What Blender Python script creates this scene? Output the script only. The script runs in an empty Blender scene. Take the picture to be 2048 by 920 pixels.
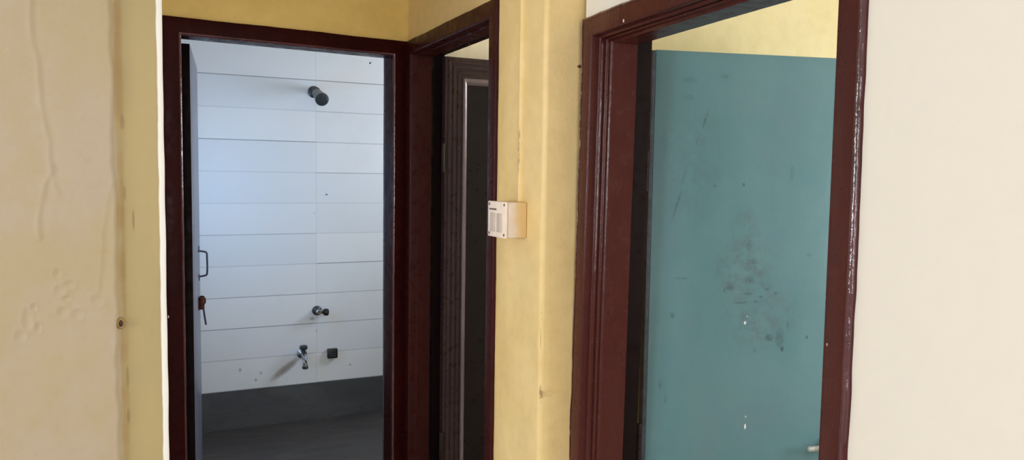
import bpy, bmesh, math, random
from mathutils import Vector, Matrix, noise
random.seed(4)
SC = bpy.context.scene
COL = SC.collection
R = math.radians

# ------------------------------------------------------------------ camera
W, Hh = 2048, 920
FPX, CAM_H = 1527.0, 1.55
PITCH, ROLL, YAW = R(4.05), R(0.85), R(25.7)
cam = bpy.data.cameras.new('camera')
cam.sensor_fit = 'HORIZONTAL'; cam.sensor_width = 36.0
cam.lens = 36.0 * FPX / W
cam.clip_start = 0.02
co = bpy.data.objects.new('camera', cam); COL.objects.link(co)
co.matrix_world = (Matrix.Translation((0, 0, CAM_H)) @ Matrix.Rotation(-YAW, 4, 'Z')
                   @ Matrix.Rotation(R(90) - PITCH, 4, 'X') @ Matrix.Rotation(ROLL, 4, 'Z'))
SC.camera = co

# ------------------------------------------------------------------ colour management, sky, daylight through the windows
SC.view_settings.view_transform = 'Standard'
SC.view_settings.look = 'None'
SC.view_settings.gamma = 1.0
SC.view_settings.use_curve_mapping = False
SC.view_settings.exposure = 0.0
wd = bpy.data.worlds.new('sky'); SC.world = wd; wd.use_nodes = True
wd.node_tree.nodes['Background'].inputs[0].default_value = (.62, .78, 1, 1)
wd.node_tree.nodes['Background'].inputs[1].default_value = 0.6

def window_light(name, loc, aim, sx, sy, power, colour):
    l = bpy.data.lights.new(name, 'AREA'); l.shape = 'RECTANGLE'
    l.size = sx; l.size_y = sy; l.energy = power; l.color = colour
    o = bpy.data.objects.new(name, l); COL.objects.link(o)
    o.location = loc
    o.rotation_euler = (Vector(aim) - Vector(loc)).to_track_quat('-Z', 'Y').to_euler()
    return o
# each stands in a window opening built below, except the store's
window_light('daylight_hall_left', (-5.06, -0.2, 1.55), (1, -0.2, 1.55), 1.8, 1.3, 160, (.90, .96, 1))
window_light('daylight_hall_rear', (-0.1, -2.66, 1.5), (-0.1, 1, 1.5), 1.5, 1.2, 47, (.97, .98, 1))
window_light('daylight_bedroom', (3.86, 0.2, 1.5), (0, 0.2, 1.5), 1.3, 1.2, 60, (.96, .98, 1))
window_light('daylight_bathroom', (2.46, 4.0, 1.75), (0, 4.0, 1.75), 0.6, 0.6, 22, (.66, .78, 1))
window_light('fill_bathroom_left', (.0, 4.15, 1.45), (1, 4.3, 1.45), 0.5, 0.6, 5.2, (.22, .55, 1))  # unseen window light, added to tint the tiles blue
window_light('daylight_store', (3.86, 2.62, 1.8), (0, 2.62, 1.8), 0.5, 0.6, 42, (.95, .97, 1))

# ------------------------------------------------------------------ materials
def lin(c):
    return tuple(((v / 255) / 12.92 if v / 255 <= .04045 else ((v / 255 + .055) / 1.055) ** 2.4) for v in c) + (1,)

class Mat:
    def __init__(s, name, rough=.5, spec=.5, metal=0):
        s.m = bpy.data.materials.new(name); s.m.use_nodes = True
        s.nt = s.m.node_tree; s.n = s.nt.nodes
        s.b = s.n['Principled BSDF']
        s.b.inputs['Roughness'].default_value = rough
        s.b.inputs['Metallic'].default_value = metal
        s.b.inputs['Specular IOR Level'].default_value = spec
        s.tc = s.n.new('ShaderNodeTexCoord')
        s.P = s.tc.outputs['Object']
        s.xyz = s.n.new('ShaderNodeSeparateXYZ'); s.link(s.P, s.xyz.inputs[0])
        s.X, s.Y, s.Z = s.xyz.outputs
    def link(s, a, b): s.nt.links.new(a, b)
    def put(s, v, sock):
        if isinstance(v, bpy.types.NodeSocket): s.link(v, sock)
        elif v is not None: sock.default_value = v
    def math(s, op, a, b=None, c=None, clamp=False):
        n = s.n.new('ShaderNodeMath'); n.operation = op; n.use_clamp = clamp
        s.put(a, n.inputs[0]); s.put(b, n.inputs[1]); s.put(c, n.inputs[2])
        return n.outputs[0]
    def noise(s, scale, detail=4, rough=.55, stretch=None, dist=0):
        n = s.n.new('ShaderNodeTexNoise')
        n.inputs['Scale'].default_value = scale; n.inputs['Detail'].default_value = detail
        n.inputs['Roughness'].default_value = rough; n.inputs['Distortion'].default_value = dist
        v = s.P
        if stretch:
            mp = s.n.new('ShaderNodeVectorMath'); mp.operation = 'MULTIPLY'
            s.link(s.P, mp.inputs[0]); mp.inputs[1].default_value = stretch; v = mp.outputs[0]
        s.link(v, n.inputs['Vector'])
        return n.outputs['Fac']
    def ramp(s, v, a, b, lo=0, hi=1, smooth=True):
        n = s.n.new('ShaderNodeMapRange'); n.interpolation_type = 'SMOOTHSTEP' if smooth else 'LINEAR'
        s.put(v, n.inputs['Value']); n.inputs['From Min'].default_value = a; n.inputs['From Max'].default_value = b
        n.inputs['To Min'].default_value = lo; n.inputs['To Max'].default_value = hi
        return n.outputs['Result']
    def mix(s, f, a, b, mode='MIX'):
        n = s.n.new('ShaderNodeMix'); n.data_type = 'RGBA'; n.blend_type = mode
        s.put(f, n.inputs[0]); s.put(a, n.inputs[6]); s.put(b, n.inputs[7])
        return n.outputs[2]
    def spot(s, a, b, a0, b0, ra, rb, hard=.3):          # soft ellipse in two coordinates, 1 inside
        da = s.math('DIVIDE', s.math('SUBTRACT', a, a0), ra)
        db = s.math('DIVIDE', s.math('SUBTRACT', b, b0), rb)
        d = s.math('ADD', s.math('MULTIPLY', da, da), s.math('MULTIPLY', db, db))
        return s.ramp(d, hard, 1.0, 1, 0)
    def spots(s, a, b, lst, hard=.3):
        tot = None
        for (a0, b0, ra, rb, k) in lst:
            v = s.math('MULTIPLY', s.spot(a, b, a0, b0, ra, rb, hard), k)
            tot = v if tot is None else s.math('MAXIMUM', tot, v)
        return tot
    def color(s, v): s.put(v, s.b.inputs['Base Color'])
    def rough(s, v): s.put(v, s.b.inputs['Roughness'])
    def bump(s, h, strength=.3, dist=.005):
        n = s.n.new('ShaderNodeBump'); n.inputs['Strength'].default_value = strength
        n.inputs['Distance'].default_value = dist
        s.link(h, n.inputs['Height']); s.link(n.outputs[0], s.b.inputs['Normal'])

def wall_paint(name, c1, c2, scale=3.0, bump=.25, marks=None, grime=.08):
    M = Mat(name, .55, .35)
    f = M.ramp(M.noise(scale, 5, .6), .35, .65)
    c = M.mix(f, lin(c1), lin(c2))
    c = M.mix(M.ramp(M.noise(22, 3, .5), .3, .75, 0, grime), c, lin((120, 95, 60)))
    if marks: c = marks(M, c)
    M.color(c)
    h = M.math('ADD', M.noise(55, 4, .6), M.math('MULTIPLY', M.noise(9, 3), 1.5))
    M.bump(h, bump, .004)
    return M.m

def lobby_marks_and_shade(M, c):
    # small chips; conduit's shaded side painted as a wiry dark line
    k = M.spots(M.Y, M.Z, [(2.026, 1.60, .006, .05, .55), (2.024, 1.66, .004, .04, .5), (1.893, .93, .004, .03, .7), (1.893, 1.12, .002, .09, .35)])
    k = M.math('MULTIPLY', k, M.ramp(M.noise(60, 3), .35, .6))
    shade_mark = M.math('MULTIPLY', M.ramp(M.math('ABSOLUTE', M.math('SUBTRACT', M.Y, 2.0385)), .002, .006, 1, 0), M.math('MULTIPLY', M.ramp(M.Z, 1.46, 1.48, 0, 1), M.ramp(M.noise(8, 3, .6, (.2, .2, 1)), .3, .7, .35, .7)))
    k = M.math('MAXIMUM', k, shade_mark)
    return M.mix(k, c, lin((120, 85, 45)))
PAINT_LOBBY = wall_paint('yellow_wall_paint', (236, 208, 152), (230, 200, 138), 3.0, .22, lobby_marks_and_shade)
PAINT_END = wall_paint('deep_yellow_wall_paint', (232, 200, 122), (224, 190, 110), 3.0, .22)
PAINT_CREAM = wall_paint('cream_wall_paint', (232, 225, 216), (231, 225, 215), 2.2, .06, None, .015)
PAINT_BEDROOM = wall_paint('pale_yellow_wall_paint', (250, 236, 186), (247, 231, 174), 2.0, .15)
PAINT_STORE = wall_paint('offwhite_wall_paint', (246, 244, 234), (240, 236, 222), 3.0, .2)
PAINT_CEIL = wall_paint('white_ceiling_paint', (238, 236, 228), (232, 228, 218), 2.0, .1)

def left_wall_mat():
    M = Mat('old_peach_wall_paint', .55, .35)
    f = M.ramp(M.noise(4.5, 5, .6, (1, 1, .7)), .38, .62)
    old = M.mix(f, lin((175, 158, 136)), lin((172, 155, 122)))
    old = M.mix(M.ramp(M.noise(30, 4, .6), .5, .75, 0, .18), old, lin((166, 140, 100)))
    new = M.mix(M.ramp(M.noise(7, 4, .6, (1, 1, .4)), .35, .65), lin((172, 153, 108)), lin((167, 149, 106)))
    edge = M.math('ADD', M.X, M.math('MULTIPLY', M.math('SUBTRACT', M.noise(14, 3), .5), .016))
    c = M.mix(M.ramp(edge, -.060, -.050), old, new)
    # brown line of dirt and painted contact shade in the step between the two coats of plaster
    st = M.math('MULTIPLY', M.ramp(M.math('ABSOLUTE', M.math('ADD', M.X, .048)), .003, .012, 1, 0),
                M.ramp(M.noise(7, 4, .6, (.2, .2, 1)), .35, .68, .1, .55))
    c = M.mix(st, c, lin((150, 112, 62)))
    c = M.mix(M.ramp(M.math('ADD', M.X, M.math('MULTIPLY', M.math('SUBTRACT', M.noise(9, 3, .6, (.2, .2, 1)), .5), .006)), .0265, .0300), c, lin((244, 242, 238)))  # strong light on the rounded corner painted in as white
    k = M.spots(M.X, M.Z, [(-.024, 1.44, .003, .028, .5), (-.040, 1.50, .004, .02, .3), (-.042, 1.655, .006, .02, .35),
                           (-.042, 1.09, .004, .03, .35), (-.042, 1.00, .004, .02, .4)])
    c = M.mix(k, c, lin((120, 88, 48)))
    M.color(c)
    h = M.math('ADD', M.noise(70, 4, .6), M.math('MULTIPLY', M.noise(12, 3), 1.5))
    M.bump(h, .2, .003)
    return M.m
PAINT_LEFT = left_wall_mat()

def gloss_paint(name, c1, c2, rough=.2, bump=.25, specks=None, spec=.5):
    M = Mat(name, rough, spec)
    c = M.mix(M.ramp(M.noise(6, 5, .65, (1, 1, .35)), .35, .68), lin(c1), lin(c2))
    c = M.mix(M.ramp(M.noise(38, 4, .7), .62, .80, 0, .10), c, lin((112, 70, 60)))
    if specks: c = M.mix(M.spots(M.X, M.Z, specks, .5), c, lin((225, 205, 195)))
    M.color(c)
    M.rough(M.ramp(M.noise(25, 3, .6), .3, .7, rough * .75, rough * 1.5))
    h = M.math('ADD', M.math('MULTIPLY', M.noise(28, 3, .6, (1, 1, .22)), 1.0), M.math('MULTIPLY', M.noise(120, 3, .6, (1, 1, .5)), .35))
    M.bump(h, bump, .006)
    return M.m
MAROON_A = gloss_paint('maroon_gloss_paint_bathroom_frame', (48, 11, 9), (40, 8, 8), .3, .08, [(-.927, 1.02, .002, .006, 1)], .06)
MAROON_B = gloss_paint('maroon_gloss_paint_store_frame', (60, 24, 23), (50, 19, 18), .3, .05, None, .12)
MAROON_C = gloss_paint('maroon_gloss_paint_bedroom_frame', (76, 35, 32), (67, 29, 27), .2, .28,
    [(.227, 1.943, .004, .005, 1), (.912, 1.725, .003, .003, .9), (.065, 1.50, .002, .006, .6),
     (.93, 1.35, .002, .004, .6), (.94, 1.27, .002, .003, .5)], .22)
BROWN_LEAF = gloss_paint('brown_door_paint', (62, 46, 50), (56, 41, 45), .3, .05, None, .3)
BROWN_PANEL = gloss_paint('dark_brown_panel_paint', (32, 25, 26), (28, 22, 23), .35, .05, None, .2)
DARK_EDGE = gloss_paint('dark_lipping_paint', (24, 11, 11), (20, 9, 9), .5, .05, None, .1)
LIT_STOP = gloss_paint('lit_rebate_paint', (96, 82, 94), (84, 70, 82), .35, .08, None, .3)  # bathroom light on the rebate painted into the colour
EDGE_SHEEN = gloss_paint('maroon_edge_sheen', (84, 44, 52), (62, 30, 34), .1, .55, None, .6)  # lighter purple tint paints window reflections onto the added edge strips
BEVEL_SHEEN = gloss_paint('lit_brown_bevel_gloss', (112, 96, 104), (92, 76, 84), .18, .08, None, .6)  # lighter copy of the leaf paint, window sheen on the bevel painted in

def slate_leaf():
    M = Mat('greyblue_door_paint', .35, .4)
    M.color(M.mix(M.ramp(M.noise(8, 4, .6, (1, 1, .3)), .35, .65), lin((124, 128, 144)), lin((104, 108, 126))))
    M.bump(M.noise(40, 3), .1, .003)
    return M.m
SLATE = slate_leaf()

def teal_leaf():
    M = Mat('teal_door_paint', .42, .4)
    c = M.mix(M.ramp(M.noise(4, 5, .6, (1, 1, .7)), .35, .66), lin((96, 137, 146)), lin((104, 143, 151)))
    c = M.mix(M.ramp(M.noise(3.2, 3, .6), .48, .70, 0, .35), c, lin((114, 137, 150)))
    haze = M.math('MULTIPLY', M.spots(M.X, M.Z, [(.31, 1.27, .13, .13, .8), (.36, 1.13, .16, .13, .6), (.30, 1.37, .06, .12, .6), (.12, 1.6, .14, .24, .35)], .0),
                  M.ramp(M.noise(24, 5, .7), .40, .66))
    c = M.mix(M.math('MULTIPLY', haze, .7), c, lin((92, 100, 106)))
    sm = [(.198, 1.529, .006, .006, .75), (.291, 1.534, .006, .007, .85), (.075, 1.139, .009, .013, .6), (.258, 1.220, .016, .012, .55),
          (.293, 1.173, .026, .005, .6), (.395, 1.062, .018, .014, .8), (.440, 1.026, .007, .013, .9), (.455, 1.10, .006, .016, .5),
          (.349, 1.024, .007, .012, .6), (.042, .926, .007, .02, .4), (.060, .88, .006, .02, .4), (.519, 1.319, .012, .008, .4),
          (.323, 1.243, .02, .012, .5), (.318, 1.20, .02, .006, .55), (.38, 1.213, .01, .006, .6), (.36, 1.19, .008, .006, .55),
          (.41, 1.20, .01, .007, .5), (.345, 1.175, .01, .006, .5), (.108, 1.841, .03, .012, .3), (.218, 1.855, .02, .01, .25),
          (.108, 1.79, .02, .012, .3), (.33, 1.30, .018, .012, .5), (.315, 1.345, .012, .02, .4), (.43, 1.06, .02, .04, .5),
          (.24, 1.213, .006, .012, .5), (.523, 1.06, .006, .008, .7), (.10, 1.25, .03, .005, .4), (.45, 1.57, .01, .03, .3)]
    # long slanting scuff: rotate the coordinates along it
    t = .37
    u = M.math('SUBTRACT', M.X, M.math('MULTIPLY', M.Z, .30))
    sm_mask = M.spots(M.X, M.Z, sm, .05)
    scuff = M.spots(u, M.Z, [(.162 - .30 * 1.732, 1.725, .005, .035, .7), (.137 - .3 * 1.665, 1.665, .004, .03, .35), (.075 - .3 * 1.46, 1.47, .006, .06, .6), (.10 - .3 * 1.56, 1.56, .006, .05, .3)], .05)
    brk = M.ramp(M.noise(70, 4, .7), .30, .62, .25, 1)
    c = M.mix(M.math('MULTIPLY', M.math('MAXIMUM', M.math('MULTIPLY', sm_mask, .95), M.math('MULTIPLY', scuff, .75)), brk), c, lin((62, 80, 86)))
    white = M.spots(M.X, M.Z, [(.312, 1.110, .004, .006, 1), (.325, .784, .0035, .010, 1), (.326, .815, .003, .005, .4), (.318, 1.13, .002, .003, .6)], .4)
    c = M.mix(white, c, lin((245, 245, 240)))
    M.color(c)
    M.bump(M.noise(60, 4, .6, (1, 1, .5)), .12, .003)
    return M.m
TEAL = teal_leaf()

TZ0, TP = .2324, .1885
def tile_mat():
    M = Mat('white_wall_tile', .28, .4)
    k = M.math('DIVIDE', M.math('SUBTRACT', M.Z, TZ0), TP)
    row = M.math('FLOOR', k)
    fr = M.math('SUBTRACT', k, row)
    dz = M.math('MULTIPLY', M.math('MINIMUM', fr, M.math('SUBTRACT', 1, fr)), TP)      # metres from the nearest joint
    kx = M.math('DIVIDE', M.math('SUBTRACT', M.X, 1.0 * .9577), .92)
    colm = M.math('FLOOR', kx); fx = M.math('SUBTRACT', kx, colm)
    dx = M.math('MULTIPLY', M.math('MINIMUM', fx, M.math('SUBTRACT', 1, fx)), .92)
    wn = M.n.new('ShaderNodeTexWhiteNoise'); wn.noise_dimensions = '2D'
    cb = M.n.new('ShaderNodeCombineXYZ'); M.link(colm, cb.inputs[0]); M.link(M.math('ROUND', k), cb.inputs[1]); M.link(cb.outputs[0], wn.inputs['Vector'])
    jz = M.math('MULTIPLY', M.ramp(dz, .0012, .0042, 1, 0), M.math('MULTIPLY_ADD', wn.outputs['Value'], .5, .18))
    jx = M.ramp(dx, .001, .004, .13, 0)
    joint = M.math('MAXIMUM', jz, jx)
    wn2 = M.n.new('ShaderNodeTexWhiteNoise'); wn2.noise_dimensions = '2D'
    cb2 = M.n.new('ShaderNodeCombineXYZ'); M.link(colm, cb2.inputs[0]); M.link(row, cb2.inputs[1]); M.link(cb2.outputs[0], wn2.inputs['Vector'])
    c = M.mix(wn2.outputs['Value'], lin((226, 228, 232)), lin((234, 234, 236)))
    c = M.mix(M.ramp(M.noise(3, 4, .6), .45, .75, 0, .18), c, lin((205, 208, 205)))
    c = M.mix(joint, c, lin((92, 98, 112)))
    # soap scum and limescale spots below the taps, a plugged hole
    sp = M.spots(M.X, M.Z, [(1.0216, 1.417, .010, .007, .9), (.945, 1.30, .004, .012, .3), (.957, .56, .006, .012, .35), (.50, .355, .012, .016, .45), (.62, .325, .010, .014, .4),
                            (.59, .285, .010, .012, .55), (1.17, .325, .010, .012, .4), (.93, .64, .02, .012, .5)], .1)
    c = M.mix(sp, c, lin((92, 98, 112)))
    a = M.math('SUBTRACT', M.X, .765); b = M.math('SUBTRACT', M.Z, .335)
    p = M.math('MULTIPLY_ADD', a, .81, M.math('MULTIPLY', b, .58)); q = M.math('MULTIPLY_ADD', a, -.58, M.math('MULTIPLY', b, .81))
    shade_mark = M.math('MULTIPLY', M.spot(p, q, 0, 0, .13, .030, 0), M.ramp(M.noise(16, 4, .6), .25, .6, .4, .7))  # bib tap's cast shadow painted in brown, mixed with grime
    c = M.mix(shade_mark, c, lin((132, 116, 104)))
    M.color(c)
    M.bump(M.math('SUBTRACT', M.math('MULTIPLY', M.noise(5, 2), .25), joint), .25, .003)
    return M.m
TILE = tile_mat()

def stone_mat(name, c1, c2):
    M = Mat(name, .5, .4)
    c = M.mix(M.ramp(M.noise(5, 6, .65, (.5, 1.6, 1.6), 1.2), .35, .7), lin(c1), lin(c2))
    c = M.mix(M.ramp(M.noise(26, 4, .7), .52, .72, 0, .35), c, lin((52, 56, 60)))
    M.color(c); M.bump(M.noise(18, 4, .6), .15, .004)
    return M.m
STONE = stone_mat('dark_stone_floor', (64, 58, 55), (78, 73, 68))
STONE2 = stone_mat('dark_stone_skirting', (72, 74, 78), (84, 85, 86))
FLOOR = stone_mat('grey_oxide_floor', (168, 156, 140), (184, 172, 152))

def pvc_mat():
    M = Mat('white_plastic_smeared_with_wall_paint', .4, .4)
    w = M.mix(M.ramp(M.noise(30, 3), .3, .7), lin((240, 222, 206)), lin((230, 210, 192)))
    yel = lin((224, 190, 134))
    e = M.math('ADD', M.X, M.math('MULTIPLY', M.math('SUBTRACT', M.noise(22, 4, .6, (1, 1, .6)), .5), .05))
    M.color(M.mix(M.ramp(e, -.052, -.014), w, yel))
    return M.m
PVC = pvc_mat()
PVC_PLAIN = None
def plain(name, c, rough=.4, metal=0, spec=.5, var=.12):
    M = Mat(name, rough, spec, metal)
    d = tuple(max(0, v * (1 - var * 2)) for v in c)
    M.color(M.mix(M.ramp(M.noise(45, 4), .35, .68), lin(c), lin(d)))
    return M.m
PVC_PLAIN = plain('ivory_switch_plastic', (246, 228, 214), .35, var=.015)
ROCKER = plain('greyed_switch_rocker', (206, 190, 178), .35, var=.02)
GREY_MARK = plain('grey_print', (120, 100, 88), .5)
CHROME = plain('dull_chrome', (190, 190, 196), .22, 1)
DARK_CHROME = plain('tarnished_dark_chrome', (84, 84, 88), .34, .6)
NOZZLE = plain('dark_nozzle_rubber', (38, 46, 56), .5)
BLACK = plain('black_plastic', (30, 30, 34), .4)
IRON = plain('painted_iron', (66, 74, 104), .4, .2)
RUST = plain('rusty_iron', (98, 52, 34), .7, .2, .3, .25)
BOLT = plain('bright_aluminium', (222, 224, 220), .35, .3)
HINGE = plain('painted_hinge_steel', (40, 26, 24), .6, .1, .3)
HOLE = plain('dark_wall_plug', (74, 56, 36), .7)
PLUGRIM = plain('cracked_plug_rim', (176, 142, 84), .7)
GRILLE = plain('white_window_frame', (225, 225, 222), .4)

# ------------------------------------------------------------------ helpers: shapes into a bmesh, in world coordinates
def add_box(bm, lo, hi, M=None):
    v = [bm.verts.new((x, y, z)) for z in (lo[2], hi[2]) for y in (lo[1], hi[1]) for x in (lo[0], hi[0])]
    for f in ((0, 2, 3, 1), (4, 5, 7, 6), (0, 1, 5, 4), (2, 6, 7, 3), (0, 4, 6, 2), (1, 3, 7, 5)):
        bm.faces.new([v[i] for i in f])
    if M: 
        for q in v: q.co = M @ q.co
    return v
def bevel_box(lo, hi, r, M=None, seg=2):
    bm = bmesh.new(); add_box(bm, lo, hi)
    bmesh.ops.bevel(bm, geom=bm.edges[:], offset=r, segments=seg, affect='EDGES', profile=.5)
    if M: bm.transform(M)
    return bm
def add_lathe(bm, prof, M, seg=24, caps=True):                # prof: (radius, height) along local z
    rings = []
    for r, z in prof:
        rings.append([bm.verts.new(M @ Vector((r * math.cos(2 * math.pi * i / seg), r * math.sin(2 * math.pi * i / seg), z))) for i in range(seg)])
    for a, b in zip(rings, rings[1:]):
        for i in range(seg): bm.faces.new((a[i], a[(i + 1) % seg], b[(i + 1) % seg], b[i]))
    if caps:
        bm.faces.new(rings[0][::-1]); bm.faces.new(rings[-1])
def along(p, q):                                              # matrix whose z runs from p to q
    d = Vector(q) - Vector(p)
    return Matrix.Translation(p) @ d.to_track_quat('Z', 'Y').to_matrix().to_4x4()
def add_tube(bm, pts, r, seg=10):
    pts = [Vector(p) for p in pts]; rings = []
    up = Vector((.13, .3, .94))
    for i, p in enumerate(pts):
        t = (pts[min(i + 1, len(pts) - 1)] - pts[max(i - 1, 0)]).normalized()
        a = t.cross(up).normalized(); b = t.cross(a)
        rings.append([bm.verts.new(p + r * (a * math.cos(2 * math.pi * k / seg) + b * math.sin(2 * math.pi * k / seg))) for k in range(seg)])
    for a, b in zip(rings, rings[1:]):
        for k in range(seg): bm.faces.new((a[k], a[(k + 1) % seg], b[(k + 1) % seg], b[k]))
    bm.faces.new(rings[0][::-1]); bm.faces.new(rings[-1])
def world_of(o):
    return (world_of(o.parent) if o.parent else Matrix()) @ o.matrix_basis
def obj(name, bm, mat, parent=None, smooth=30):
    me = bpy.data.meshes.new(name)
    bmesh.ops.recalc_face_normals(bm, faces=bm.faces[:])
    if parent: bm.transform(world_of(parent).inverted())
    bm.to_mesh(me); bm.free()
    me.materials.append(mat)
    for p in me.polygons: p.use_smooth = True
    me.set_sharp_from_angle(angle=R(smooth))
    o = bpy.data.objects.new(name, me); COL.objects.link(o)
    if parent: o.parent = parent
    return o
def empty(name, loc, rz=0):
    o = bpy.data.objects.new(name, None); COL.objects.link(o)
    o.empty_display_size = .1
    o.location = loc; o.rotation_euler = (0, 0, rz); return o
def tag(o, label, cat, group=None):
    o['label'] = label; o['category'] = cat
    if group: o['group'] = group
    return o
def struct(name, bm, mat, label=None, cat=None, smooth=30):
    o = obj(name, bm, mat, None, smooth); o['kind'] = 'structure'
    if label: tag(o, label, cat)
    return o
def rooted(name, loc, label, cat, rz=0, kind=None, group=None):
    o = empty(name, loc, rz); tag(o, label, cat, group)
    if kind: o['kind'] = kind
    return o

# ------------------------------------------------------------------ layout: three door walls as local frames (x along the wall, y into it)
CEIL = 2.75
A0 = Matrix.Translation((.993, 3.10, 0)) @ Matrix.Rotation(R(4.4), 4, 'Z')              # end wall, x = -.9325 .. 0 in the lobby
B0 = Matrix.Translation((1.0, 3.10, 0)) @ Matrix.Rotation(R(-90), 4, 'Z')               # right wall of the lobby, x = 0 .. .91
C_ANG = math.atan2(-1, -.06)
C0 = Matrix.Translation((1.1176, 1.866, 0)) @ Matrix.Rotation(C_ANG, 4, 'Z')            # hall wall with the bedroom door
AT, BT, CT = .14, .13, .19
ZA, ZB, ZC = 2.10, 2.10, 1.99
WB, WC = .91, .985

# floor and ceiling
bm = bmesh.new(); add_box(bm, (-5.3, -2.9, -.1), (4.1, 3.12, 0)); struct('floor', bm, FLOOR)
bm = bmesh.new(); add_box(bm, (-.4, 3.12, -.1), (2.7, 5.0, 0)); struct('floor_bathroom', bm, STONE)
bm = bmesh.new(); add_box(bm, (-5.3, -2.9, CEIL), (4.1, 5.0, CEIL + .1)); struct('ceiling', bm, PAINT_CEIL)

# end wall around the bathroom door (continues behind the store as the bathroom's partition)
bm = bmesh.new()
add_box(bm, (-1.05, 0, 0), (-.930, AT, CEIL), A0)
add_box(bm, (-.930, 0, ZA - .003), (.0, AT, CEIL), A0)
add_box(bm, (-.002, 0, 0), (3.1, AT, CEIL), A0)
struct('wall_back', bm, PAINT_END)

# right wall of the lobby around the store door, with its pier up to the corner
bm = bmesh.new()
add_box(bm, (1.0, 2.192, ZB - .003), (1.0 + BT, 3.10, CEIL))
struct('wall_right', bm, PAINT_LOBBY)
def pier():                                          # plan outline with a softly rounded outer corner, swept up
    bm = bmesh.new(); r = .014; x0, y0 = 1.003, 1.889
    plan = [(1.30, y0 + .004), (1.30, 2.14), (1.13, 2.14), (1.13, 2.192), (1.0, 2.192)]
    n = 24
    for i in range(n): plan.append((1.0 + .003 * (i / n), 2.19 - (2.19 - y0 - r) * (i / n)))
    for i in range(9):
        a = math.pi + i / 8 * math.pi / 2
        plan.append((x0 + r + r * math.cos(a), y0 + r + r * math.sin(a)))
    plan.append((1.06, y0)); plan.append((1.12, y0))
    zs = [CEIL * i / 120 for i in range(121)]
    rings = []
    for z in zs:
        ring = []
        for (x, y) in plan:
            k = .0035 if y < 2.18 and x < 1.1 else 0
            d = noise.noise(Vector((x * 9, y * 9, z * 5))) * k + noise.noise(Vector((x * 30, y * 30, z * 18))) * k * .3
            ring.append(bm.verts.new((x + d, y + d * .7, z)))
        rings.append(ring)
    m = len(plan)
    for a, b in zip(rings, rings[1:]):
        for i in range(m): bm.faces.new((a[i], a[(i + 1) % m], b[(i + 1) % m], b[i]))
    bm.faces.new(rings[0]); bm.faces.new(rings[-1][::-1])
    return bm
struct('wall_right_pier', pier(), PAINT_LOBBY, smooth=50)

# hall wall with the bedroom door
bm = bmesh.new()
add_box(bm, (0.0, 0, ZC - .003), (WC - .003, CT, CEIL), C0)
add_box(bm, (WC - .003, 0, 0), (4.72, CT, CEIL), C0)
struct('wall_right_hall', bm, PAINT_CREAM)

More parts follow.
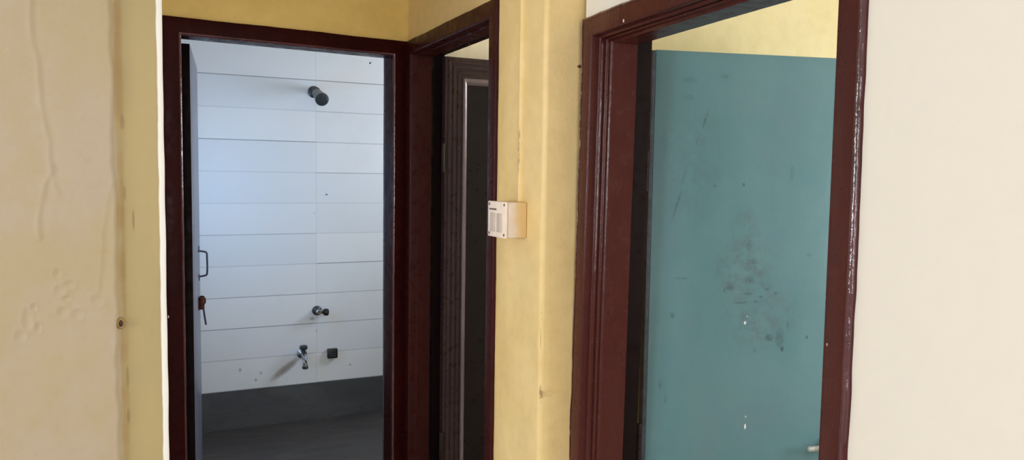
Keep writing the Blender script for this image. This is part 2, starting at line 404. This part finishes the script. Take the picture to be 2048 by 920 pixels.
# left wall: old peach plaster with a wavy edge over the yellow band, rounded outer corner, then the side of the lobby
def left_wall():
    bm = bmesh.new(); r = .017; xe, y0 = .041, 1.881
    path = [(-5.2, y0, 0, -1), (-2.9, y0, 0, -1), (-1.5, y0, 0, -1), (-.7, y0, 0, -1)]
    n = 190
    for i in range(n + 1): path.append((-.42 + (xe - r + .42) * i / n, y0, 0, -1))
    for i in range(1, 9):
        a = -math.pi / 2 + i / 8 * math.pi / 2
        path.append((xe - r + r * math.cos(a), y0 + r + r * math.sin(a), math.cos(a), math.sin(a)))
    path += [(xe, 2.4, 1, 0), (xe, 3.04, 1, 0), (-.12, 3.04, 0, 1), (-.12, 2.04, 0, 1), (-5.2, 2.04, 0, 1)]
    zs = [0, .4, .7] + [.8 + 1.25 * i / 330 for i in range(331)] + [2.3, CEIL]
    crack = [(-.204, 2.1), (-.206, 1.814), (-.195, 1.774), (-.193, 1.693), (-.189, 1.652), (-.179, 1.611), (-.178, 1.548), (-.190, 1.515), (-.203, 1.443), (-.20, 1.40)]
    crack2 = [(-.178, 1.56), (-.172, 1.517), (-.162, 1.49)]
    crack3 = [(-.060, 1.53), (-.074, 1.485), (-.084, 1.41), (-.090, 1.33), (-.097, 1.268), (-.075, 1.245)]
    dings = [(-.166, 1.294, .010, .012), (-.227, 1.234, .009, .022), (-.163, 1.245, .010, .012), (-.135, 1.238, .010, .012), (-.150, 1.304, .011, .010),
             (-.097, 1.268, .012, .014), (-.208, 1.215, .006, .012), (-.24, 1.20, .010, .012), (-.215, 1.26, .006, .008), (-.155, 1.275, .008, .006), (-.17, 1.33, .008, .01)]
    def xat(line, z):
        for (x1, z1), (x2, z2) in zip(line, line[1:]):
            if z2 <= z <= z1: return x1 + (x2 - x1) * (z1 - z) / (z1 - z2)
        return None
    def h(x, z):
        N = noise.noise
        e = -.056 + .006 * N(Vector((3.1, 0, z * 6))) + .004 * N(Vector((7.7, 0, z * 19)))
        s = min(1, max(0, (e + .004 - x) / .012)); s = s * s * (3 - 2 * s)
        hh = .013 * s
        if x < -.045:
            hh += .0022 * N(Vector((x * 8, 1.3, z * 5))) + .0009 * N(Vector((x * 24, 4.1, z * 14)))
            for line, amp, wdt in ((crack, .0034, .006), (crack2, .002, .005), (crack3, .0010, .005)):
                cx = xat(line, z)
                if cx is not None:
                    d = x - cx - .004 * N(Vector((0, z * 25, 2)))
                    hh += amp * (.6 + .4 * N(Vector((1, 1, z * 22)))) * math.exp(-(d / wdt) ** 2) * (1.0 if d < 0 else .8)
                    if d > 0: hh += -.0010 * math.exp(-((d - .010) / .007) ** 2)
            for (dx, dz, rx, rz) in dings:
                q = ((x - dx) / rx) ** 2 + ((z - dz) / rz) ** 2
                if q < 6:
                    hh += -.0020 * math.exp(-q * 1.6) + .0009 * math.exp(-(math.sqrt(q) - 1.25) ** 2 * 7)
        else:
            hh += .0012 * N(Vector((x * 10, 5, z * 6)))
        return hh
    rings = []
    for z in zs:
        ring = []
        for (x, y, nx, ny) in path:
            d = h(x, z) if ny < -.5 else (.0022 * noise.noise(Vector((2, y * 6, z * 9))) if y < 1.95 else 0)
            ring.append(bm.verts.new((x + nx * d, y + ny * d, z)))
        rings.append(ring)
    m = len(path)
    for a, b in zip(rings, rings[1:]):
        for i in range(m): bm.faces.new((a[i], a[(i + 1) % m], b[(i + 1) % m], b[i]))
    bm.faces.new(rings[0]); bm.faces.new(rings[-1][::-1])
    return bm
struct('wall_left', left_wall(), PAINT_LEFT, smooth=60)

# shells of the hall behind the camera and of the rooms beyond the doors, each but the store with its window opening
def wall_with_hole(axis, at, t, s0, s1, h0, h1, z0, z1):
    bm = bmesh.new()
    def b(a0, a1, c0, c1):
        if axis == 'x': add_box(bm, (at, a0, c0), (at + t, a1, c1))
        else: add_box(bm, (a0, at, c0), (a1, at + t, c1))
    b(s0, h0, 0, CEIL); b(h1, s1, 0, CEIL); b(h0, h1, 0, z0); b(h0, h1, z1, CEIL)
    return bm
struct('wall_hall_left', wall_with_hole('x', -5.2, .12, -2.8, 1.88, -1.15, .75, .85, 2.25), PAINT_CREAM)
struct('wall_hall_rear', wall_with_hole('y', -2.8, .12, -5.2, 4.0, -.9, .7, .85, 2.15), PAINT_CREAM)
struct('wall_bedroom_right', wall_with_hole('x', 3.88, .12, -2.68, 3.4, -.5, .9, .85, 2.15), PAINT_BEDROOM)
bm = bmesh.new(); add_box(bm, (1.30, 2.02, 0), (3.88, 2.14, CEIL)); struct('wall_bedroom_back', bm, PAINT_BEDROOM)
bm = bmesh.new(); add_box(bm, (1.45, 2.141, 0), (3.88, 2.16, CEIL)); add_box(bm, (2.9, 2.16, 0), (2.96, 2.3, CEIL)); struct('wall_store_front', bm, PAINT_STORE)
bm = bmesh.new(); add_box(bm, (.135, -.018, 0), (2.9, -.001, CEIL), A0); struct('wall_store_back', bm, PAINT_STORE)
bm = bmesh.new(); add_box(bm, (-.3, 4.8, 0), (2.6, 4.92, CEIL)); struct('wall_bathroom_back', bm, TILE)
struct('wall_bathroom_left', wall_with_hole('x', -.12, .14, 3.06, 4.8, 3.9, 4.4, 1.15, 1.75), TILE)  # opening added for the blue fill light
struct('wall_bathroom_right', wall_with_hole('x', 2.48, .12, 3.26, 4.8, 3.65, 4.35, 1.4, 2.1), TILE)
bm = bmesh.new()
add_box(bm, (.02, 4.789, 0), (2.48, 4.80, .2324)); struct('baseboard_bathroom', bm, STONE2)

# window frames with bars in the openings
def window(n, axis, at, a0, a1, z0, z1):
    bm = bmesh.new(); t = .04
    def b(p0, p1, c0, c1, d=.04):
        if axis == 'x': add_box(bm, (at, p0, c0), (at + d, p1, c1))
        else: add_box(bm, (p0, at, c0), (p1, at + d, c1))
    b(a0, a0 + t, z0, z1); b(a1 - t, a1, z0, z1); b(a0 + t, a1 - t, z0, z0 + t); b(a0 + t, a1 - t, z1 - t, z1)
    m = (a0 + a1) / 2; b(m - t / 2, m + t / 2, z0 + t, z1 - t)
    struct('window_%d' % n, bm, GRILLE)
window(1, 'x', -5.18, -1.15, .75, .85, 2.25)
window(2, 'y', -2.78, -.9, .7, .85, 2.15)
window(3, 'x', 3.93, -.5, .9, .85, 2.15)
window(5, 'x', -.10, 3.9, 4.4, 1.15, 1.75)  # made-up window round the added blue fill light
window(4, 'x', 2.54, 3.65, 4.35, 1.4, 2.1)

# ------------------------------------------------------------------ door frames: a moulded section swept up one jamb, over the head and down the other
def sweep_frame(prof, u0, u1, ztop, M, lean=0.0, seed=0, amp=.0016, nj=150, nh=60):
    bm = bmesh.new(); rings = []
    def ring(kind, s):
        r = []
        for (w, d) in prof:
            zt = ztop - w
            if kind == 0: u, z = u0 + w, s * zt
            elif kind == 1: u, z = (u0 + w) + (u1 - u0 - 2 * w) * s, zt
            else: u, z = u1 - w, (1 - s) * zt
            k = amp if w < .012 else amp * .25
            o = k * (noise.noise(Vector((u * 7 + seed, d * 3, z * 7))) + .7 * noise.noise(Vector((u * 23 + seed, 2.2, z * 23))))
            if kind == 0: u += o - lean * (ztop - z) * (1 if w < .02 else .9)
            elif kind == 1: z += o
            else: u -= o
            r.append(bm.verts.new(M @ Vector((u, d + o * .3, z))))
        rings.append(r)
    for i in range(nj + 1): ring(0, i / nj)
    for i in range(1, nh + 1): ring(1, i / nh)
    for i in range(1, nj + 1): ring(2, i / nj)
    m = len(prof)
    for a, b in zip(rings, rings[1:]):
        for i in range(m): bm.faces.new((a[i], a[(i + 1) % m], b[(i + 1) % m], b[i]))
    bm.faces.new(rings[0]); bm.faces.new(rings[-1][::-1])
    return bm
def arc(cx, cy, r, a0, a1, n=5):
    return [(cx + r * math.cos(R(a0 + (a1 - a0) * i / n)), cy + r * math.sin(R(a0 + (a1 - a0) * i / n))) for i in range(n + 1)]
PROF_A = ([(0, .05)] + arc(.004, -.008, .004, 180, 270, 3) + arc(.054, -.004, .008, 270, 360, 5)
          + [(.062, .088), (.040, .0885), (.040, .05)])
STOP_A = [(.0, .0887), (.060, .0887), (.050, .092), (.050, .136), (0, .136)]
PROF_B = ([(0, .05)] + arc(.004, -.008, .004, 180, 270, 3) + arc(.050, -.004, .008, 270, 360, 5)
          + [(.060, .02), (.064, .024), (.064, .080), (.040, .0805), (.040, .05)])
STOP_B = [(.0, .081), (.062, .081), (.050, .095), (.050, .142), (0, .142)]
# bedroom frame: flat face, two beads stepping into the reveal, then the rebate
PROF_C = ([(0, .06)] + arc(.006, -.006, .006, 180, 270, 4) + [(.030, -.0125)] + arc(.050, -.006, .0065, 270, 350, 4)
          + [(.0555, .006), (.0555, .010)] + arc(.0575, .017, .0055, 250, 400, 6) + [(.060, .025), (.060, .029)] + arc(.0610, .036, .0055, 250, 400, 6)
          + [(.064, .044), (.066, .047), (.072, .050), (.072, .126), (.040, .1265), (.040, .06)])
STOP_C = [(.0, .127), (.071, .127), (.050, .133), (.050, .186), (0, .186)]

# ---- door 1: bathroom
d1 = rooted('door_1', A0.translation, 'bathroom door at the end of the lobby, maroon frame and grey-blue leaf swung open', 'door', R(4.4), 'structure')
obj('door_frame', sweep_frame(PROF_A, -.9325, 0, ZA, A0, 0, 1.7), MAROON_A, d1, 40)
st = obj('door_stop', sweep_frame(STOP_A, -.9325, 0, ZA, A0, 0, 1.7), LIT_STOP, d1, 40); st['label'] = 'rebate behind the frame, bathroom light painted in as greyish purple'
L1 = Matrix.Translation((.164, 3.20, 0)) @ Matrix.Rotation(R(90 - 5.3), 4, 'Z')     # x along the leaf, y to its left
leaf1 = obj('door_leaf', bevel_box((0, 0, .01), (.74, .035, 2.035), .002, L1), SLATE, d1)
obj('edge_lipping', bevel_box((-.006, .001, .012), (-.0003, .034, 2.033), .001, L1), DARK_EDGE, leaf1)
for z in (.35, 1.75):
    bm = bmesh.new(); add_lathe(bm, [(.005, 0), (.006, .002), (.006, .088), (.005, .09)], L1 @ Matrix.Translation((-.012, .040, z)), 12)
    add_box(bm, (-.010, .0355, z), (.03, .038, z + .09), L1)
    obj('hinge', bm, HINGE, d1)
hx = .585
bm = bmesh.new()
pts = [(hx, 0, 1.185), (hx, -.012, 1.182), (hx, -.024, 1.180)]
for i in range(1, 6):
    a = R(18 * i); pts.append((hx, -.024 - .012 * math.sin(a), 1.168 + .012 * math.cos(a)))
pts += [(hx, -.0372, 1.11), (hx, -.036, 1.082)]
for i in range(1, 6):
    a = R(18 * i); pts.append((hx, -.024 - .012 * math.cos(a), 1.080 - .012 * math.sin(a)))
pts += [(hx, -.012, 1.066), (hx, 0, 1.064)]
add_tube(bm, [L1 @ Vector(p) for p in pts], .0042, 10)
hd = obj('door_handle', bm, IRON, leaf1, 60)
bm = bmesh.new()
for z0 in (1.178, 1.046): add_box(bm, (hx - .012, -.004, z0), (hx + .012, -.0002, z0 + .028), L1)
obj('handle_plate', bm, IRON, hd)
# rusty hasp with its pin hanging down
lx = .55
bm = bmesh.new()
add_box(bm, (lx - .075, -.004, .925), (lx + .03, -.0002, .968), L1)
add_lathe(bm, [(.011, 0), (.013, .004), (.013, .05), (.011, .054)], L1 @ Matrix.Translation((lx - .045, -.012, .925)), 14)
lt = obj('latch', bm, RUST, leaf1, 40); lt['label'] = 'rusty brown hasp and staple'
bm = bmesh.new()
loop = [L1 @ Vector((lx, -.013 - .013 * math.sin(R(a)), .957 + .020 * math.cos(R(a)))) for a in range(0, 361, 24)]
add_tube(bm, loop, .0048, 8)
obj('staple', bm, RUST, lt, 60)
bm = bmesh.new()
add_tube(bm, [L1 @ Vector(p) for p in [(lx, -.016, .950), (lx, -.019, .92), (lx, -.024, .88), (lx, -.029, .845)]], .0042, 8)
obj('pin', bm, IRON, lt, 60)

ed = obj('added_edge_strip', sweep_frame(arc(.0545, -.0035, .0085, 272, 358, 5) + [(.058, .0)], -.9325, 0, ZA, A0, 0, 1.7, .0022), EDGE_SHEEN, d1, 60); ed['label'] = 'added strip of thick glossy paint on the inner edge, highlight painted in'
# ---- door 2: store
d2 = rooted('door_2', B0.translation, 'dark brown panelled door opened inside the narrow maroon frame beside the bathroom', 'door', R(-90), 'structure')
obj('door_frame', sweep_frame(PROF_B, 0.0, WB, ZB, B0, 0, 5.1), MAROON_B, d2, 40)
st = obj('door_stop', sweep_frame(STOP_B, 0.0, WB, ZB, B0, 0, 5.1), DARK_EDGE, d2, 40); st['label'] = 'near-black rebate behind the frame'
y2 = 2.985
def ring_of(bm, x0, x1, z0, z1, sec):                 # sweep a section (inset, depth) round a rectangle facing -y
    rr = []
    for (w, d) in sec: rr.append([bm.verts.new((x, y2 + d, z)) for (x, z) in ((x0 + w, z0 + w), (x1 - w, z0 + w), (x1 - w, z1 - w), (x0 + w, z1 - w))])
    for a, b in zip(rr, rr[1:]):
        for i in range(4): bm.faces.new((a[i], a[(i + 1) % 4], b[(i + 1) % 4], b[i]))
    return rr
LX0, LX1, LZ0, LZ1 = 1.122, 1.875, .012, 2.036
bm = bmesh.new()
add_box(bm, (LX0, y2, LZ0), (LX0 + .082, y2 + .036, LZ1)); add_box(bm, (LX1 - .085, y2, LZ0), (LX1, y2 + .036, LZ1))
add_box(bm, (LX0 + .082, y2, LZ1 - .088), (LX1 - .085, y2 + .036, LZ1)); add_box(bm, (LX0 + .082, y2, LZ0), (LX1 - .085, y2 + .036, .22))
leaf2 = obj('door_leaf', bm, BROWN_LEAF, d2)
bm = bmesh.new()
for k in range(3):                                     # planted strips stepping in over stile and rails
    w = .012 + k * .021
    r = ring_of(bm, LX0 + w, LX1 - w, LZ0 + w, LZ1 - w, [(0, 0), (.001, -.004), (.007, -.0055), (.013, -.004), (.014, 0)])
obj('planted_moulding', bm, BROWN_LEAF, leaf2, 50)
bm = bmesh.new()
ring_of(bm, LX0 + .078, LX1 - .080, .215, LZ1 - .084, [(0, 0), (.0, -.006), (.004, -.009), (.008, -.007), (.024, .0125), (.026, .014)])
obj('panel_bevel', bm, BEVEL_SHEEN, leaf2, 40)['label'] = 'glossy bevel round the dark panel, sheen painted in'
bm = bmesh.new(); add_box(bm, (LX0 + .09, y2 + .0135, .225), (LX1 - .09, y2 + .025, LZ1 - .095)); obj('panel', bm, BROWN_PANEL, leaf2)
for z in (.4, 1.62):
    bm = bmesh.new(); add_lathe(bm, [(.006, 0), (.007, .002), (.007, .118), (.006, .12)], Matrix.Translation((1.113, y2 - .004, z - .06)), 12)
    add_box(bm, (1.115, y2 - .003, z - .06), (1.147, y2 - .0003, z + .06))
    obj('hinge', bm, HINGE, d2)

# ---- door 3: bedroom
d3 = rooted('door_3', C0.translation, 'teal door leaf standing open in the large maroon frame at the right', 'door', C_ANG, 'structure')
obj('door_frame', sweep_frame(PROF_C, 0.0, WC, ZC, C0, .024, 9.3, .0022), MAROON_C, d3, 35)
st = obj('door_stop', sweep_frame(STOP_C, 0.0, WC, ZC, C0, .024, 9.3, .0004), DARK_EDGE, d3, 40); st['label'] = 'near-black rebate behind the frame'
ed = obj('added_edge_strip', sweep_frame(arc(.0075, -.0055, .0080, 182, 275, 6) + [(.010, -.004)], 0, WC, ZC, C0, .024, 9.3, .0030), EDGE_SHEEN, d3, 60); ed['label'] = 'added strip of thick glossy paint on the outer edge, highlight painted in'
L3 = Matrix.Translation((1.355, 1.861, 0)) @ Matrix.Rotation(R(-15), 4, 'Z')
leaf3 = obj('door_leaf', bevel_box((0, 0, .012), (.83, .036, 1.925), .0025), TEAL, None)
leaf3.parent = d3; leaf3.matrix_basis = d3.matrix_basis.inverted() @ L3
leaf3['label'] = 'teal flush leaf with scuffs and dark smudges'
def in_leaf(bm, name, mat, sm=30):
    bm.transform(L3); return obj(name, bm, mat, leaf3, sm)
in_leaf(bevel_box((-.012, .001, .014), (-.0003, .035, 1.923), .001), 'edge_lipping', plain('slate_edge_paint', (74, 78, 92), .45))
for z in (.75, 1.57):
    bm = bmesh.new()
    for k in range(3): add_lathe(bm, [(.006, 0), (.0075, .002), (.0075, .036), (.006, .038)], Matrix.Translation((-.021, .003, z - .06 + k * .040)), 12)
    add_box(bm, (-.020, .0005, z - .06), (-.0125, .003, z + .06))
    bm.transform(L3); obj('hinge', bm, HINGE, d3)
# sliding bolt low on the leaf
bm = bmesh.new()
add_lathe(bm, [(.0, 0), (.006, .0005), (.0085, .003), (.0085, .235), (.006, .238), (0, .2385)], Matrix.Translation((.526, -.028, .712)) @ Matrix.Rotation(R(90), 4, 'Y'), 16, False)
bolt = in_leaf(bm, 'sliding_bolt', BOLT, 60); bolt['label'] = 'bright metal sliding bolt'
bm = bmesh.new()
for x in (.60, .70): add_box(bm, (x, -.040, .696), (x + .02, -.0003, .728))
add_box(bm, (.585, -.004, .69), (.75, -.0003, .734))
b2 = in_leaf(bm, 'bolt_bracket', BOLT)

# ------------------------------------------------------------------ switch box, conduit
sb = rooted('switch_box', (1.0, 2.043, 1.37), 'white surface switch box smeared with yellow paint on the corner between two doors', 'switch box')
obj('body', bevel_box((.940, 1.981, 1.3705), (1.001, 2.105, 1.4735), .003), PVC, sb)
pl = obj('cover_plate', bevel_box((.932, 1.9795, 1.369), (.9398, 2.1065, 1.475), .0025), PVC_PLAIN, sb)
for (y, z) in ((1.990, 1.466), (2.094, 1.466), (1.990, 1.379), (2.094, 1.379)):
    bm = bmesh.new(); add_lathe(bm, [(.0042, 0), (.0042, .0012), (.003, .0018)], Matrix.Translation((.932, y, z)) @ Matrix.Rotation(R(-90), 4, 'Y'), 12)
    obj('screw', bm, GREY_MARK, sb)
for (y0, y1) in ((2.004, 2.036), (2.052, 2.082)):
    obj('rocker_switch', bevel_box((.9285, y0, 1.385), (.9325, y1, 1.440), .0015), ROCKER, sb)
bm = bmesh.new(); add_box(bm, (.9312, 2.045, 1.449), (.9322, 2.094, 1.4535)); obj('maker_mark', bm, GREY_MARK, sb)

bm = bmesh.new()
prof = []
zc = 1.4738
rings = []
for i in range(90):
    z = zc + (CEIL - zc) * i / 89
    ring = []
    for k in range(9):
        a = R(90 + 180 * k / 8)
        w = .0006 * noise.noise(Vector((k, 0, z * 9)))
        ring.append(bm.verts.new((1.0025 + .0105 * math.cos(a) + w, 2.027 + .0085 * math.sin(a) + w, z)))
    rings.append(ring)
for a, b in zip(rings, rings[1:]):
    for k in range(9): bm.faces.new((a[k], a[(k + 1) % 9], b[(k + 1) % 9], b[k]))
bm.faces.new(rings[0]); bm.faces.new(rings[-1])
tag(obj('wiring_conduit', bm, PAINT_LOBBY, None, 50), 'thin conduit painted over in wall yellow, running up from the switch box', 'conduit')

# ------------------------------------------------------------------ bathroom fittings on the tiled wall
YB = 4.8
sh = rooted('shower_head', (.945, YB, 2.045), 'dark chrome shower head high on the white tiled bathroom wall', 'shower')
p0 = Vector((.945, YB, 2.046)); p1 = Vector((.947, YB - .05, 2.044)); p2 = Vector((.957, YB - .19, 1.985))
bm = bmesh.new(); add_lathe(bm, [(.036, 0), (.036, .004), (.028, .012), (.018, .016)], along(p0, p0 + Vector((0, -1, 0))), 28); obj('flange', bm, DARK_CHROME, sh)
bm = bmesh.new(); add_lathe(bm, [(.019, .014), (.022, .02), (.022, .05), (.026, .056), (.026, .066)], along(p0, p1), 24); obj('swivel_collar', bm, DARK_CHROME, sh)
d = (p2 - p1).normalized(); L = (p2 - p1).length
bm = bmesh.new(); add_lathe(bm, [(.022, 0), (.027, .02), (.030, .06), (.036, L - .03), (.040, L - .012), (.040, L)], along(p1, p2), 28); obj('body', bm, plain('grey_shower_body', (112, 108, 110), .35, .4), sh)
bm = bmesh.new(); add_lathe(bm, [(.037, 0), (.037, .003), (.030, .006), (.012, .007)], along(p2 + d * .0002, p2 + d), 28); fc = obj('spray_face', bm, NOZZLE, sh)
bm = bmesh.new()
Mx = along(p2 + d * .0055, p2 + d)
for n_, rr in ((6, .013), (12, .026)):
    for i in range(n_):
        a = 2 * math.pi * i / n_
        add_lathe(bm, [(.0022, -.001), (.0018, .004)], Mx @ Matrix.Translation((rr * math.cos(a), rr * math.sin(a), 0)), 6)
obj('nozzles', bm, plain('nozzle_tips', (74, 88, 100), .5), fc)

av = rooted('stop_valve', (.963, YB, .69), 'small stop valve with a dark side knob on the tiled wall, above the tap', 'valve')
q = Vector((.960, YB, .690))
bm = bmesh.new(); add_lathe(bm, [(.030, 0), (.030, .004), (.024, .012), (.016, .016)], along(q, q + Vector((0, -1, 0))), 24); obj('flange', bm, DARK_CHROME, av)
bm = bmesh.new(); add_lathe(bm, [(.014, .012), (.014, .05), (.018, .054), (.018, .068), (.012, .074)], along(q, q + Vector((0, -1, 0))), 20); obj('body', bm, CHROME, av)
bm = bmesh.new(); add_lathe(bm, [(.010, .010), (.010, .030), (.020, .034), (.022, .042), (.022, .058), (.016, .063)], along(q + Vector((0, -.045, -.004)), q + Vector((1, -.045, -.05))), 20); obj('knob', bm, BLACK, av)

bt = rooted('bib_tap', (.864, YB, .42), 'chrome bib tap low on the tiled wall with grime and a painted shadow beside it', 'tap')
q = Vector((.866, YB, .425))
bm = bmesh.new(); add_lathe(bm, [(.030, 0), (.030, .004), (.022, .012), (.016, .015)], along(q, q + Vector((0, -1, 0))), 24); obj('flange', bm, CHROME, bt)
bm = bmesh.new()
add_tube(bm, [q + Vector(p) for p in [(0, -.01, 0), (0, -.04, 0), (0, -.07, .002), (0, -.095, -.006), (0, -.108, -.022), (0, -.112, -.045), (0, -.112, -.058)]], .0145, 16)
obj('spout', bm, CHROME, bt, 60)
bm = bmesh.new(); add_lathe(bm, [(.016, -.003), (.018, 0), (.018, .012), (.014, .014)], Matrix.Translation(q + Vector((0, -.112, -.068))), 18); obj('aerator', bm, DARK_CHROME, bt)
bm = bmesh.new()
add_lathe(bm, [(.011, 0), (.011, .022), (.021, .026), (.024, .034), (.024, .046), (.017, .051)], Matrix.Translation(q + Vector((0, -.06, .012))), 20); obj('handle', bm, DARK_CHROME, bt)

so = rooted('square_outlet', (1.052, YB, .41), 'small black square outlet cover on the tiled wall, right of the tap', 'outlet cover')
obj('plate', bevel_box((1.022, YB - .030, .383), (1.084, YB - .0002, .443), .004), BLACK, so)
bm = bmesh.new()
for i in range(3): add_box(bm, (1.034, YB - .033, .396 + i * .014), (1.072, YB - .0302, .402 + i * .014))
obj('ribs', bm, plain('worn_black_ribs', (66, 66, 68), .5), so)

# ------------------------------------------------------------------ small fixings
wp = rooted('wall_plug', (-.052, 1.872, 1.213), 'cracked brown plug hole in the groove of the left wall', 'wall plug')
Mp = Matrix.Translation((-.0525, 1.8775, 1.213)) @ Matrix.Rotation(R(90), 4, 'X')
bm = bmesh.new(); add_lathe(bm, [(.0046, .0), (.0074, .001), (.0080, .005), (.0062, .0085), (.0048, .0075), (.0046, .003)], Mp @ Matrix.Scale(1.6, 4, (0, 1, 0)), 16, False)
obj('rim', bm, PLUGRIM, wp, 60)
bm = bmesh.new(); add_lathe(bm, [(.0044, 0), (.0044, .0045), (.002, .005)], Mp @ Matrix.Scale(1.6, 4, (0, 1, 0)), 14)
obj('plug', bm, HOLE, wp)

def nail(name, p, dirn, label, mat=RUST, r=.004, l=.012, group=None):
    p = Vector(p); M = along(p, p + Vector(dirn)); bm = bmesh.new()
    add_lathe(bm, [(r * .45, -.002), (r * .45, l * .75), (r, l * .78), (r, l * .95), (r * .6, l)], M, 12)
    return tag(obj(name, bm, mat), label, 'nail', group)
nail('wall_nail', (1.108, 1.890, 1.860), (0, -1, 0), 'small brown nail in the yellow return beside the bedroom door frame', RUST, .0045, .012)
pt = A0 @ Vector((-.107, .132, 2.022))
nail('hook_nail', (pt.x - .002, pt.y - .004, pt.z), (-.6, -.6, -.5), 'tiny dark nail at the top right inside corner of the bathroom door frame', IRON, .0035, .012)
nail('head_nail', (1.075, 2.62, 2.040), (0, -.1, -1), 'tiny nail sticking down from the head of the store door frame', RUST, .003, .016)
nail('jamb_nail', (1.0635, .886, 1.655), (-.5, .3, .1), 'dark nail head on the outer edge of the right jamb of the bedroom door', MAROON_C, .005, .012)
